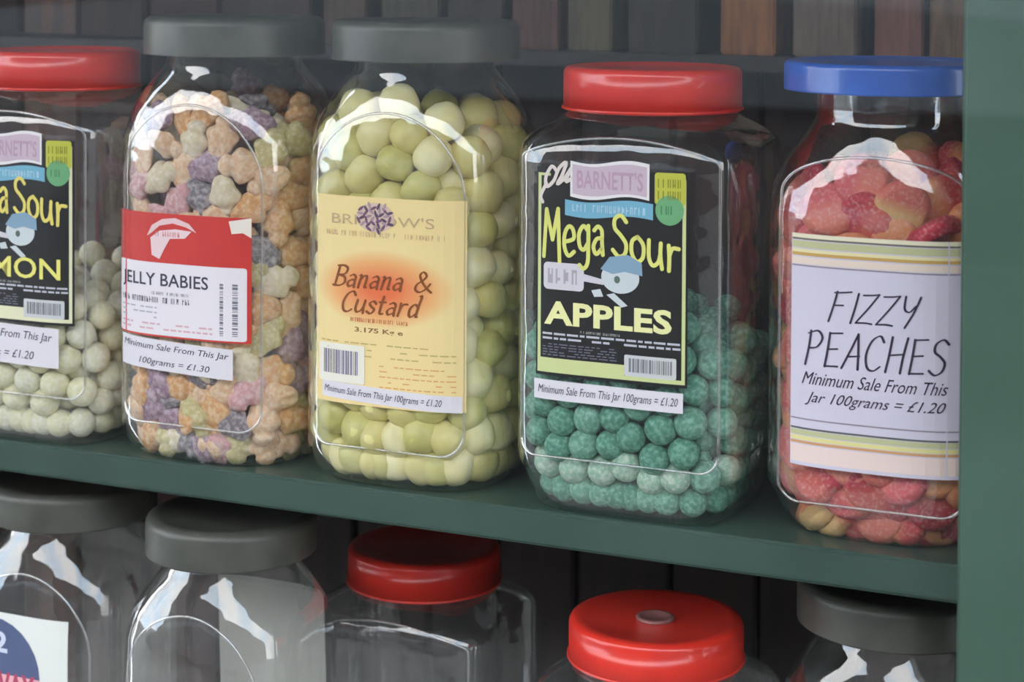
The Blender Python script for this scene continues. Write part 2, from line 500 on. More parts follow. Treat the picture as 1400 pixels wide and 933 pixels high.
def smooth(st, k=5):
    if len(st) < 3: return st
    P = [np.array(p, float) for p in st]
    out = []
    for i in range(len(P) - 1):
        p0 = P[max(i - 1, 0)]; p1 = P[i]; p2 = P[i + 1]; p3 = P[min(i + 2, len(P) - 1)]
        if len(st[i]) > 2: pass
        for j in range(k):
            t = j / k
            q = .5 * ((2 * p1) + (-p0 + p2) * t + (2 * p0 - 5 * p1 + 4 * p2 - p3) * t * t + (-p0 + 3 * p1 - 3 * p2 + p3) * t ** 3)
            out.append((q[0], q[1]))
    out.append(tuple(P[-1]))
    return out

GLYPH = {
    '%': [[(.3, .8), (.1, .95), (.02, .6), (.14, .3), (.3, .5), (.34, .9), (.5, 1.1), (.5, .7), (.44, .4), (.6, .6), (.72, .95), (.66, .5), (.84, .62)], [(.1, .4), (.04, .0), (.16, -.2)]],
    'M': [[(0, 0), (.10, 1)], [(.10, 1), (.32, .35)], [(.32, .35), (.52, 1)], [(.52, 1), (.58, -.12)]],
    'e': [[(.05, .30), (.36, .36), (.33, .56), (.18, .62), (.04, .45), (.04, .18), (.18, 0), (.38, .08)]],
    'g': [[(.34, .52), (.18, .62), (.03, .45), (.06, .2), (.2, .12), (.34, .25)], [(.36, .62), (.36, .2), (.34, -.15), (.2, -.28), (.05, -.2)]],
    'a': [[(.06, .52), (.2, .6), (.33, .5), (.34, .25), (.37, .0)], [(.34, .34), (.16, .34), (.04, .18), (.14, .02), (.34, .14)]],
    'S': [[(.42, .88), (.26, 1), (.08, .88), (.08, .66), (.26, .52), (.42, .34), (.38, .1), (.2, 0), (.02, .12)]],
    'o': [[(.2, .6), (.04, .46), (.03, .18), (.18, 0), (.36, .14), (.37, .44), (.2, .6)]],
    'u': [[(.03, .6), (.03, .2), (.14, .02), (.3, .12), (.36, .3)], [(.38, .6), (.37, .3), (.42, .0)]],
    'r': [[(.05, .6), (.07, .3), (.06, 0)], [(.07, .36), (.16, .55), (.34, .58)]],
    'F': [[(.06, 0), (.09, .5), (.1, 1)], [(.02, .96), (.3, .98), (.56, 1.02)], [(.08, .54), (.4, .56)]],
    'I': [[(.08, 0), (.1, .5), (.1, .98)]],
    'Z': [[(.02, .94), (.3, .96), (.52, 1.0)], [(.52, 1.0), (.3, .55), (.0, .02)], [(.0, .02), (.3, .04), (.52, .02)]],
    'Y': [[(.04, 1), (.1, .6), (.28, .5), (.42, .7)], [(.5, 1), (.42, .5), (.26, -.02)]],
    'P': [[(.08, 0), (.1, .5), (.08, .98)], [(.0, .9), (.3, 1.0), (.48, .8), (.36, .54), (.1, .48)]],
    'E': [[(.1, 0), (.1, .5), (.08, .97)], [(.08, .96), (.46, .99)], [(.1, .5), (.4, .53)], [(.1, .01), (.5, .03)]],
    'A': [[(0, 0), (.2, .6), (.32, 1)], [(.32, 1), (.42, .5), (.5, 0)], [(.1, .34), (.48, .38)]],
    'C': [[(.5, .84), (.36, 1), (.14, .84), (.04, .45), (.14, .08), (.34, .0), (.52, .14)]],
    'H': [[(.06, 0), (.08, .5), (.08, 1)], [(.5, 0), (.5, .5), (.54, 1)], [(.08, .48), (.52, .54)]],
    'B': [[(.1, 0), (.1, .5), (.1, .98)], [(0, .97), (.3, 1), (.5, .86), (.42, .6), (.1, .53)], [(.2, .53), (.46, .44), (.52, .2), (.34, .02), (0, .02)]],
    'n': [[(.0, .58), (.09, .6), (.08, .3), (.08, 0)], [(.08, .36), (.2, .56), (.34, .56), (.36, .3), (.36, .05), (.44, .03)]],
    's': [[(.34, .5), (.2, .6), (.07, .48), (.18, .33), (.33, .2), (.22, .0), (.03, .08)]],
    't': [[(.14, .86), (.13, .4), (.16, .05), (.3, .04)], [(.02, .58), (.3, .6)]],
    'd': [[(.34, .5), (.18, .6), (.04, .4), (.06, .1), (.18, .0), (.34, .18)], [(.28, 1.0), (.37, 1.0), (.36, .5), (.37, .05), (.44, .03)]],
    '&': [[(.6, .42), (.42, .14), (.2, .0), (.04, .14), (.1, .38), (.32, .58), (.42, .8), (.3, .96), (.18, .84), (.22, .62), (.44, .25), (.66, .02)]],
    'G': [[(.5, .8), (.3, 1), (.08, .7), (.08, .3), (.3, .05), (.5, .3), (.34, .44)]],
    'i': [[(.05, .55), (.06, .05)]],
    'l': [[(.08, .95), (.05, .1), (.16, .02)]],
    'f': [[(.3, .9), (.14, .8), (.12, 0)], [(.02, .5), (.26, .52)]],
}

def roundrect(u0, v0, u1, v1, ru, rv, n=5):
    p = []
    for cu, cv, a0 in ((u1 - ru, v0 + rv, -PI / 2), (u1 - ru, v1 - rv, 0), (u0 + ru, v1 - rv, PI / 2), (u0 + ru, v0 + rv, PI)):
        for k in range(n):
            a = a0 + PI / 2 * k / (n - 1)
            p.append((cu + ru * math.cos(a), cv + rv * math.sin(a)))
    return p[::-1]
def ellipse(cu, cv, ru, rv, n=28):
    return [(cu + ru * math.cos(2 * PI * k / n), cv - rv * math.sin(2 * PI * k / n)) for k in range(n)]

def micro(rows, u0, u1, h, seed, dens=.75, wl=(.02, .06)):
    """word-shaped dashes of print too small to read"""
    rnd = random.Random(seed); out = []
    for v in rows:
        u = u0
        while u < u1:
            w = rnd.uniform(*wl)
            if rnd.random() < dens: out.append((u, v, min(u + w, u1), v + h))
            u += w + .012
    return out
def bars(u0, u1, v0, v1, seed, horizontal=False):
    rnd = random.Random(seed); out = []; lo, hi = (v0, v1) if horizontal else (u0, u1)
    q = lo; step = (hi - lo) / 34
    while q < hi:
        w = step * rnd.choice((.5, .8, 1.3, 1.8))
        out.append((u0, q, u1, min(q + w, hi)) if horizontal else (q, v0, min(q + w, hi), v1))
        q += w + step * rnd.choice((.5, .7, 1.0))
    return out

WHITE, INKD = (228, 222, 226), (52, 46, 56)
PRICE = 'Minimum Sale From This Jar'

def price_strip(jar, kind, x0, x1, z0, z1, lines, dz, seed, shear=.25):
    p = Panel(jar, kind, x0, x1, z0, z1, dz, base=.0008)
    s = p.sheet(mat('white_paper_strip', (222, 216, 222), .6), 'price_strip', label='white paper price strip with small dark print')
    n = len(lines)
    for i, (t, a, b) in enumerate(lines):
        h = 1 / n
        p.text(t, a, h * i + h * .26, b, h * i + h * .8, ink((70, 66, 84)), .00045, s, shear=shear)
    return s

def mega_label(jar, word, bordercol, textcol, cx):
    p = Panel(jar, 'square', cx - .0488, cx + .0488, .0868, .2145)
    L = p.sheet(mat('black_label_film', (38, 36, 34), .35, (32, 32, 32), 30), 'label', label='black label with pale border and yellow brush lettering')
    bc = ink(bordercol)
    e = .0005
    # border: outline ring as rectangles
    p.multi([(.012, .03, .034, .985), (.966, .03, .988, .985), (.012, .965, .988, .985), (.012, .03, .10, .043), (.80, .03, .988, .043)], bc, 'border', e, L)
    p.multi([(.034, .915, .60, .965)], bc, 'bottom_band', e, L)
    # scribbled flourish in the top corner
    p.strokes('%', .03, -.01, .25, .14, ink((228, 214, 206)), e + .0001, L, w=.0022, slant=.3, name='flourish')
    # wavy pink name plaque
    def wavy(u0, v0, u1, v1, a, n=24):
        top = [(u0 + (u1 - u0) * k / n, v0 + a * math.sin(2 * PI * k / n) * (1 if k else 1)) for k in range(n + 1)]
        bot = [(u1 - (u1 - u0) * k / n, v1 + a * math.sin(2 * PI * (1 - k / n))) for k in range(n + 1)]
        return (top + bot)[::-1]
    p.poly(wavy(.235, -.035, .755, .135, .012), ink((236, 230, 230)), 'plaque_outline', e + .0001, L)
    p.poly(wavy(.25, -.02, .74, .12, .010), ink((206, 184, 196)), 'plaque', e + .0002, L)
    p.text("BARNETT'S", .28, .005, .715, .095, ink((190, 158, 176)), e + .0003, L, bold=.02)
    p.poly(wavy(.20, .15, .78, .225, .010), ink((120, 178, 202)), 'ribbon', e + .0001, L)
    p.unread(.25, .170, .73, .205, ink((176, 206, 222)), e + .0002, L)
    p.poly(roundrect(.79, .0, .985, .15, .02, .015), ink((196, 196, 72)), 'badge', e + .0002, L)
    p.unread(.81, .03, .965, .07, ink((140, 140, 40)), e + .0003, L, bold=.02)
    p.unread(.81, .085, .965, .125, ink((140, 140, 40)), e + .0003, L, bold=.02)
    p.poly(ellipse(.885, .175, .09, .07), ink((112, 172, 120)), 'badge', e + .00025, L)
    p.unread(.83, .155, .94, .195, ink((70, 128, 84)), e + .0003, L, bold=.02)
    tc_ = ink(textcol)
    p.strokes('Mega', .055, .205, .455, .43, tc_, e + .0002, L, w=.0025, curve=lambda a: .0 + .12 * a, gap=.14)
    p.strokes('Sour', .52, .235, .945, .43, tc_, e + .0002, L, w=.0025, curve=lambda a: .16 - .34 * a, gap=.14)
    # speech bubble, pointer and pale blue blob with a flat cap
    p.poly(roundrect(.055, .455, .33, .585, .03, .022), ink((214, 208, 214)), 'speech_bubble', e + .0002, L)
    p.unread(.085, .485, .30, .555, ink((176, 168, 176)), e + .0003, L, bold=.02)
    p.poly([(.33, .50), (.33, .535), (.46, .545), (.46, .52)], ink((214, 208, 214)), 'bubble_pointer', e + .0002, L)
    p.poly(ellipse(.57, .505, .125, .075), ink((206, 212, 214)), 'cartoon_blob', e + .0002, L)
    p.poly([(.44, .47), (.50, .41), (.62, .395), (.71, .43), (.715, .49), (.60, .475), (.52, .49)][::-1], ink((134, 164, 186)), 'cartoon_cap', e + .0003, L)
    p.poly(ellipse(.55, .515, .02, .018, 12), ink((90, 110, 100)), 'cartoon_spot', e + .0003, L)
    p.poly([(.38, .575), (.44, .565), (.46, .60), (.40, .605)][::-1], ink((206, 212, 214)), 'cartoon_spot', e + .0002, L)
    p.poly([(.48, .59), (.53, .58), (.62, .635), (.58, .645)][::-1], ink((206, 212, 214)), 'cartoon_spot', e + .0002, L)
    p.text(word, .06, .64, .905, .755, ink((238, 234, 168) if word == 'APPLES' else (236, 226, 120)), e + .0002, L, bold=.035 if word == 'APPLES' else .012)
    p.unread(.31, .773, .57, .785, ink((180, 180, 176)), e + .0002, L)
    m = p.multi(micro((.793, .815), .05, .96, .010, 5, .95, (.03, .09)), ink((196, 196, 204)), 'small_print', e + .0002, L, kind='stuff')
    m = p.multi(micro((.845, .858, .871, .884, .897), .05, .55, .005, 8, .9), ink((120, 120, 134)), 'small_print', e + .0002, L, kind='stuff')
    p.poly(roundrect(.60, .865, .935, .965, .01, .01), ink((204, 204, 204)), 'barcode_patch', e + .0002, L)
    p.multi(bars(.63, .91, .88, .945, 11), ink((128, 128, 132)), 'barcode', e + .0003, L, kind='stuff')
    return L

# ---- upper row -------------------------------------------------------------
JY = 0.0585
lemon, _ = make_jar('square', (-.8615, JY, SZ), 'clear square jar of pale lemon sweets with red lid and black label', (LID_RED, M_RED), .2465, 'red screw lid')
mega_label(lemon, 'LEMON', (226, 222, 186), (232, 214, 110), .0090)
price_strip(lemon, 'square', -.0515, .0470, .058, .0855, [(PRICE, .04, .95), ('100grams = £1.20', .2, .8)], -.002, 1)

apple, _ = make_jar('square', (-.4065, JY, SZ), 'clear square jar of green apple sweets with red lid and black label', (LID_RED, M_RED), .2465, 'red screw lid')
mega_label(apple, 'APPLES', (206, 212, 150), (226, 224, 122), -.0025)
price_strip(apple, 'square', -.0525, .0440, .0718, .0838, [('Minimum Sale From This Jar 100grams = £1.20', .03, .97)], -.0005, 2)

jelly, _ = make_jar('arched', (-.7145, JY, SZ), 'arched clear jar full of mixed jelly babies, red and white label', (LID_DARK, M_DARKLID), .2745, 'smoky grey lid')
p = Panel(jelly, 'arched', -.0580, .0490, .0855, .1690)
L = p.sheet(mat('red_label_paper', (206, 52, 44), .5, (198, 48, 42), 20), 'label', label='red and white paper label with black capitals')
p.poly(roundrect(.0, .40, .975, .985, .02, .02), ink((232, 224, 228)), 'white_field', .0005, L)
p.strokes('S', .42, .06, .43, .10, ink((206, 52, 44)), .0004, L, w=.0002, name='ink_speck')
# white swoosh emblem on the red field
sw = [(.26, .19), (.30, .10), (.38, .045), (.48, .03), (.58, .07), (.635, .14), (.56, .10), (.46, .075), (.36, .10), (.30, .16)]
p.poly(sw[::-1], ink((232, 196, 196)), 'swoosh', .0005, L)
p.poly([(.29, .20), (.36, .14), (.48, .12), (.60, .13), (.55, .19), (.44, .20), (.40, .28), (.36, .37), (.30, .34)][::-1], ink((236, 206, 208)), 'swoosh', .0006, L)
p.unread(.33, .145, .54, .185, ink((214, 120, 116)), .0007, L, bold=.03, shear=.3)
p.poly([(.86, .03), (1.0, .0), (1.0, .16), (.95, .12), (.88, .13)][::-1], ink((238, 226, 214)), 'torn_patch', .0005, L)
p.text('JELLY BABIES', .035, .485, .72, .62, ink((66, 62, 78)), .0006, L, bold=.012)
p.unread(.30, .635, .58, .66, ink((140, 136, 146)), .0006, L)
p.unread(.03, .68, .60, .725, ink((96, 92, 104)), .0006, L, bold=.01)
p.multi(micro((.76, .80, .84), .03, .34, .012, 3), ink((178, 176, 186)), 'small_print', .0006, L, kind='stuff')
p.multi(micro((.89, .93), .03, .75, .014, 4), ink((216, 170, 180)), 'small_print', .0006, L, kind='stuff')
p.multi(bars(.80, .92, .53, .95, 7, True), ink((120, 120, 132)), 'barcode', .0006, L, kind='stuff')
price_strip(jelly, 'arched', -.0555, .0370, .0625, .0830, [(PRICE, .03, .97), ('100grams = £1.30', .2, .82)], -.0035, 3)

ban, _ = make_jar('arched', (-.5665, JY, SZ), 'arched clear jar full of pale yellow custard sweets, cream label', (LID_DARK, M_DARKLID), .2745, 'smoky grey lid')
p = Panel(ban, 'arched', -.0490, .0560, .0545, .1885, dz=.000)
cream = bpy.data.materials.new('cream_label_paper'); cream.use_nodes = True
n_, l_ = cream.node_tree.nodes, cream.node_tree.links
t_ = n_.new('ShaderNodeTexCoord'); mp_ = n_.new('ShaderNodeMapping'); mp_.vector_type = 'POINT'
# printed orange blush behind the words, centred at the words' height
mp_.inputs['Location'].default_value = (-.0005 / .034, 0, -.1300 / .0255); mp_.inputs['Scale'].default_value = (1 / .050, 0, 1 / .0255)
gr_ = n_.new('ShaderNodeTexGradient'); gr_.gradient_type = 'SPHERICAL'
cr_ = n_.new('ShaderNodeValToRGB')
cr_.color_ramp.elements[0].position = 0; cr_.color_ramp.elements[0].color = lin((240, 214, 150))
cr_.color_ramp.elements[1].position = .8; cr_.color_ramp.elements[1].color = lin((232, 112, 62))
e_ = cr_.color_ramp.elements.new(.3); e_.color = lin((238, 172, 108))
l_.new(t_.outputs['Object'], mp_.inputs['Vector']); l_.new(mp_.outputs['Vector'], gr_.inputs['Vector']); l_.new(gr_.outputs['Fac'], cr_.inputs['Fac'])
l_.new(cr_.outputs['Color'], n_['Principled BSDF'].inputs['Base Color']); n_['Principled BSDF'].inputs['Roughness'].default_value = .6
L = p.sheet(cream, 'label', label='cream paper label with orange blush and brown italic lettering')
p.text("BRISTOW'S", .12, .085, .82, .135, ink((196, 168, 130)), .0005, L, bold=.0)
rnd = random.Random(9)
p.poly(ellipse(.43, .095, .13, .07), ink((216, 190, 170)), 'emblem_ground', .00055, L)
for k in range(34):   # purple flower of short petals
    a = 2.4 * k; q = math.sqrt((k + .5) / 34)
    cu_, cv_ = .43 + .125 * q * math.cos(a), .095 + .066 * q * math.sin(a)
    t = a + rnd.uniform(-.5, .5) + (PI / 2 if k % 3 == 0 else 0)
    pts_ = []
    for h in range(8):
        b = 2 * PI * h / 8
        ex, ey = .024 * math.cos(b), .009 * math.sin(b)
        pts_.append((cu_ + ex * math.cos(t) - ey * math.sin(t), cv_ + (ex * math.sin(t) + ey * math.cos(t)) * .8))
    p.poly(pts_[::-1], ink(((122, 84, 112), (176, 146, 156), (98, 76, 100))[k % 3]), 'petal', .0007 + k * .000004, L)
p.unread(.08, .165, .90, .19, ink((206, 176, 136)), .0005, L)
INKB = ink((138, 76, 34))
p.strokes('Banana', .13, .335, .615, .435, INKB, .0006, L, w=.0017, slant=.28, contrast=.55, gap=.12)
p.strokes('&', .70, .335, .80, .435, INKB, .0006, L, w=.0015, slant=.1, contrast=.5)
p.strokes('Custard', .205, .455, .745, .555, INKB, .0006, L, w=.0017, slant=.28, contrast=.55, gap=.12)
p.unread(.26, .58, .66, .60, ink((206, 120, 76)), .0005, L)
p.text('3.175 Kg e', .29, .625, .62, .655, ink((150, 108, 70)), .0005, L, bold=.02)
p.multi(micro((.70, .73, .76), .04, .95, .006, 3), ink((196, 176, 110)), 'small_print', .0005, L, kind='stuff')
p.multi(micro((.80, .825, .85, .875, .90), .46, .95, .006, 13), ink((226, 170, 110)), 'small_print', .0005, L, kind='stuff')
p.poly(roundrect(.02, .715, .36, .90, .01, .01), ink((236, 230, 214)), 'barcode_patch', .0006, L)
p.multi(bars(.06, .32, .745, .86, 21), ink((134, 128, 150)), 'barcode', .0007, L, kind='stuff')
price_strip(ban, 'arched', -.0440, .0540, .0560, .0665, [('Minimum Sale From This Jar 100grams = £1.20', .02, .88)], -.0035, 3)

peach, _ = make_jar('shouldered', (-.2560, .064, SZ), 'clear jar of pink fizzy peach sweets with wide blue lid', (LID_BLUE, M_BLUE), .2635, 'wide blue screw lid')
p = Panel(peach, 'shouldered', -.0455, .0590, .0455, .1815)
L = p.sheet(mat('lilac_white_paper', (214, 206, 222), .6), 'label', label='white paper label with striped bands and black brush capitals')
for a, b, c in ((.0, .018, (236, 226, 196)), (.018, .026, (120, 110, 100)), (.030, .060, (198, 196, 150)), (.066, .080, (236, 222, 170)), (.080, .094, (206, 166, 96)), (.100, .130, (236, 216, 200)), (.134, .140, (150, 136, 150)),
                (.795, .801, (150, 136, 150)), (.835, .843, (96, 96, 96)), (.846, .868, (196, 196, 150)), (.872, .890, (230, 220, 150)), (.893, .905, (212, 160, 110)), (.91, .985, (238, 214, 206))):
    p.multi([(.004, a, .996, b)], ink(c), 'stripe', .0005, L)
INKF = ink((58, 46, 66))
p.strokes('FIZZY', .225, .235, .735, .365, INKF, .0006, L, w=.0013, slant=.26, contrast=.45, gap=.14)
p.strokes('PEACHES', .09, .41, .88, .56, INKF, .0006, L, w=.0014, slant=.2, contrast=.45, gap=.13)
p.text('Minimum Sale From This', .07, .590, .88, .645, INKF, .0006, L, shear=.45)
p.text('Jar 100grams = £1.20', .09, .675, .87, .735, INKF, .0006, L, shear=.45)

# ---- lower row of empties --------------------------------------------------
round_jar, _ = make_jar('arched', (-.872, .085, SZ2), 'empty arched clear jar with round blue and pink logo label', (LID_DARK, M_DARKLID), .2745, 'smoky grey lid')
p = Panel(round_jar, 'arched', -.060, .0405, .118, .2140)
L = p.sheet(mat('white_label_paper', (226, 226, 220), .5), 'label', label='white label with round blue and pink logo')
p.poly(ellipse(.36, .46, .42, .42), ink((74, 86, 124)), 'logo_disc', .0005, L)
p.poly([(x, y) for x, y in ellipse(.36, .46, .42, .42) if y > .40], ink((232, 170, 176)), 'logo_disc', .0006, L)
p.text('52', .24, .14, .50, .30, ink((206, 210, 228)), .0007, L, bold=.03)
p.text('ANWAY', .10, .44, .74, .66, ink((176, 58, 92)), .0007, L, bold=.03)
plain, _ = make_jar('arched', (-.715, .056, SZ2), 'empty arched clear jar with smoky grey lid and plain front', (LID_DARK, M_DARKLID), .2745, 'smoky grey lid')
sq1, lid1 = make_jar('square', (-.6250, .178, SZ2), 'empty square clear jar with plain red lid, set back on lower shelf', (LID_RED, M_RED), .2465, 'red screw lid')
sq2, lid2 = make_jar('square', (-.4080, .077, SZ2), 'empty square clear jar whose red lid has a centre disc', (LID_RED, M_RED), .2465, 'red screw lid with a pale disc')
sq1.scale = (1, 1, .925); lid1.scale = (1, 1, 1.06); sq2.scale = (1, 1, .963); plain.scale = (.95, .95, 1)
disc = lathe('centre_disc', [(.0125, 0), (.0125, .0014), (.0115, .0020), (.0085, .0020), (.0080, .0012), (.001, .0012)], 48)
link('centre_disc', disc, M_DISC, lid2, (0, -.002, .0262))
end, _ = make_jar('arched', (-.258, .105, SZ2), 'empty clear jar with dusty grey lid beside the green post', (LID_DARK, M_DARKLID), .2745, 'smoky grey lid')
# pale label on the back of the plain jar, seen through it
bk = tube = None
v_, f_ = [], []
for lay, o_ in ((0, .0006), (1, .0010)):
    for j in range(2):
        for i in range(13):
            x_ = -.045 + .095 * i / 12; z_ = .11 + .125 * j
            v_.append((x_, -surf_y('arched', x_, z_) + o_, z_))
for i in range(12):
    f_.append((i, i + 1, 13 + i + 1, 13 + i)); f_.append((26 + i + 1, 26 + i, 39 + i, 39 + i + 1))
    f_.append((i + 1, i, 26 + i, 26 + i + 1)); f_.append((13 + i, 14 + i, 40 + i, 39 + i))
f_.append((0, 13, 39, 26)); f_.append((25, 12, 38, 51))
o = link('back_label', pymesh('back_label', v_, f_, False), mat('grey_back_label', (168, 166, 158), .6), plain); o['label'] = 'pale grey label on the back of the jar'

# ---- rear ledge with a line of cartons, high behind the jars ----------------
CARTONS = [(-0.8558, -0.7923, 'dark red brown', (58, 36, 34)), (-0.782, -0.741, 'mid brown', (84, 60, 46)), (-0.7275, -0.6746, 'olive brown', (74, 64, 48)), (-0.6668, -0.6168, 'dark chocolate brown', (56, 42, 36)), (-0.6104, -0.5699, 'reddish brown', (92, 56, 46)), (-0.5619, -0.5254, 'olive tan', (94, 84, 60)), (-0.5122, -0.4562, 'blackish brown', (52, 40, 34)), (-0.4389, -0.3964, 'orange brown', (150, 92, 46)), (-0.3824, -0.3347, 'taupe', (112, 94, 82)), (-0.3223, -0.2866, 'dusty brick red', (128, 80, 68)), (-0.2814, -0.2435, 'warm tan', (112, 84, 60))]
ledge = link('rear_ledge', box_mesh('rear_ledge', -1.74, 0.59, .290, .372, .252, .264, .001), mat('dark_ledge_wood', (50, 40, 38), .6, (40, 32, 30), 12))
tag(ledge, 'narrow dark wooden ledge along the back, carrying brown cartons', 'ledge')
rnd = random.Random(5)
for (a, b, nm, c) in CARTONS:
    h = rnd.uniform(.16, .22); w = b - a
    t = tag(link('carton', None, None, None, (a, .296 + rnd.uniform(0, .006), .264)), nm + ' upright carton on the rear ledge behind the jar lids', 'carton', 'cartons on the rear ledge')
    link('carton_body', box_mesh('carton_body', 0, w, 0, .06, 0, h, .0015), mat('card_' + nm.replace(' ', '_'), c, .7, tuple(int(x * .8) for x in c), 60, stretch=(3, 1, .3)), t)
    link('carton_panel', box_mesh('carton_panel', w * .15, w * .85, -.0008, .0004, h * .3, h * .85), mat('card_panel_' + nm.replace(' ', '_'), tuple(int(x * .7) for x in c), .7), t)

# ------------------------------------------------------------------ sweets
def pack(kind, r_lo, r_hi, n, ztop, seed, margin=.0012, iters=170):
    rs = np.random.RandomState(seed)
    tab = PROF[kind]; Z = np.array([t[0] for t in tab])
    A = np.array([t[1] for t in tab]); B = np.array([t[2] for t in tab]); N = np.array([t[3] for t in tab])
    r = rs.uniform(r_lo, r_hi, n)
    p = np.stack([rs.uniform(-.045, .045, n), rs.uniform(-.04, .04, n), rs.uniform(.02, ztop * 1.25, n)], 1)
    order = np.argsort(p[:, 2]); p = p[order]
    def clamp(p):
        p[:, 2] = np.maximum(p[:, 2], .004 + r)
        z = np.clip(p[:, 2], 0, ztop + .05)
        zz = np.minimum(z, .262)
        a = np.minimum(np.interp(zz, Z, A), np.interp(np.clip(zz + r * .7, 0, .262), Z, A)); b = np.minimum(np.interp(zz, Z, B), np.interp(np.clip(zz + r * .7, 0, .262), Z, B)); m = np.interp(zz, Z, N)
        lowa = np.interp(np.clip(zz - r * .8, 0, 1), Z, A); lowb = np.interp(np.clip(zz - r * .8, 0, 1), Z, B)
        a = np.minimum(a, lowa) - r - margin; b = np.minimum(b, lowb) - r - margin
        q = (np.abs(p[:, 0]) / a) ** m + (np.abs(p[:, 1]) / b) ** m
        s = np.where(q > 1, q ** (-1 / m), 1)
        p[:, 0] *= s; p[:, 1] *= s
        p[:, 2] = np.minimum(p[:, 2], ztop)
        return p
    for it in range(iters):
        g = .0025 if it < iters * .6 else .0006
        if it < iters * .85: p[:, 2] -= g
        for k in range(2):
            d = p[:, None, :] - p[None, :, :]
            dist = np.sqrt((d ** 2).sum(-1)) + 1e-9
            mind = r[:, None] + r[None, :]
            ov = np.where(dist < mind, mind - dist, 0); np.fill_diagonal(ov, 0)
            mv = (d / dist[..., None] * ov[..., None]).sum(1) * .42
            ln = np.linalg.norm(mv, axis=1, keepdims=True) + 1e-9
            p += mv * np.minimum(1, r[:, None] * .7 / ln)
            p = clamp(p)
    return p, r

def wall_dist(kind, p):
    a, b, n = catmull(PROF[kind], min(p[2], .255))
    q = ((abs(p[0]) / a) ** n + (abs(p[1]) / b) ** n) ** (1 / n)
    return (1 - q) * min(a, b)

def lumpy(name, r, seed, amp=.06, sub=3, sq=(1, 1, 1), freq=90):
    bm = bmesh.new(); bmesh.ops.create_icosphere(bm, subdivisions=sub, radius=r)
    for v in bm.verts:
        d = noise.noise(v.co * freq + Vector((seed * 7.3, 0, 0)))
        v.co *= 1 + amp * d
        v.co = Vector((v.co.x * sq[0], v.co.y * sq[1], v.co.z * sq[2]))
    me = bpy.data.meshes.new(name); bm.to_mesh(me); bm.free(); me.shade_smooth()
    return me

def pillow(name, r, seed):
    """slightly squared oval boiled sweet with a waist line"""
    bm = bmesh.new(); bmesh.ops.create_icosphere(bm, subdivisions=3, radius=1)
    for v in bm.verts:
        c = v.co
        n = 2.5
        k = (abs(c.x) ** n + abs(c.y) ** n + abs(c.z) ** n) ** (-1 / n)
        c = c * k
        c = c * (1 + .05 * noise.noise(c * 2 + Vector((seed, 0, 0))))
        v.co = Vector((c.x * r * 1.05, c.y * r * .92, c.z * r * .98))
    me = bpy.data.meshes.new(name); bm.to_mesh(me); bm.free(); me.shade_smooth()
    return me

def baby(name, seed):
    """little figure: head, arms on the belly, two stub legs, flat back"""
    bm = bmesh.new(); bmesh.ops.create_icosphere(bm, subdivisions=4, radius=1)
    def g(t, c, w): return math.exp(-((t - c) / w) ** 2)
    for v in bm.verts:
        c = v.co.copy(); t = c.z
        rad = math.sqrt(max(0, 1 - t * t))
        w = .62 + .22 * g(t, .1, .35) - .20 * g(t, .45, .12) + .10 * g(t, .75, .2)
        d = .55 + .10 * g(t, .72, .22) - .14 * g(t, .45, .12)
        x, y = c.x * w * 1.05, c.y * d
        if t < -.35:                                   # leg cleft
            k = min(1, (-.35 - t) / .3)
            y *= 1 - .45 * k * math.exp(-(c.x / .16) ** 2); x += .06 * k * (1 if c.x > 0 else -1)
        if c.y < 0:                                    # arms, face
            y -= .10 * g(t, .12, .13) * math.exp(-((abs(c.x) - .42) / .22) ** 2)
            y -= .06 * g(t, .68, .07) * math.exp(-(c.x / .10) ** 2)
        else: y *= .6
        z = t * 1.18 + (.0 if t > -.4 else -.05)
        q = Vector((x, y, z)) * (1 + .03 * noise.noise(c * 3 + Vector((seed, 0, 0))))
        v.co = q * .0136
    me = bpy.data.meshes.new(name); bm.to_mesh(me); bm.free(); me.shade_smooth()
    return me

def peach_gum(name, seed):
    """plump disc with a cleft on one side"""
    bm = bmesh.new(); bmesh.ops.create_icosphere(bm, subdivisions=4, radius=1)
    for v in bm.verts:
        c = v.co; rad = math.hypot(c.x, c.y); a = math.atan2(c.y, c.x)
        k = 1 - .12 * math.exp(-((a - PI / 2) / .22) ** 2) * rad
        z = math.copysign(abs(c.z) ** .8, c.z) * .36
        rr = rad ** .8
        ca, sa = (c.x / rad, c.y / rad) if rad > 1e-6 else (0, 0)
        rim = .05 * math.exp(-((rr - .82) / .1) ** 2) * (1 if c.z > 0 else -1)
        q = Vector((ca * rr * k, sa * rr * k, z + rim)) * (1 + .03 * noise.noise(c * 3 + Vector((seed, 0, 0))))
        v.co = q * .0172
    me = bpy.data.meshes.new(name); bm.to_mesh(me); bm.free(); me.shade_smooth()
    return me

def rand_rot(rnd):
    q = Quaternion((rnd.gauss(0, 1), rnd.gauss(0, 1), rnd.gauss(0, 1), rnd.gauss(0, 1))); q.normalize()
    return q

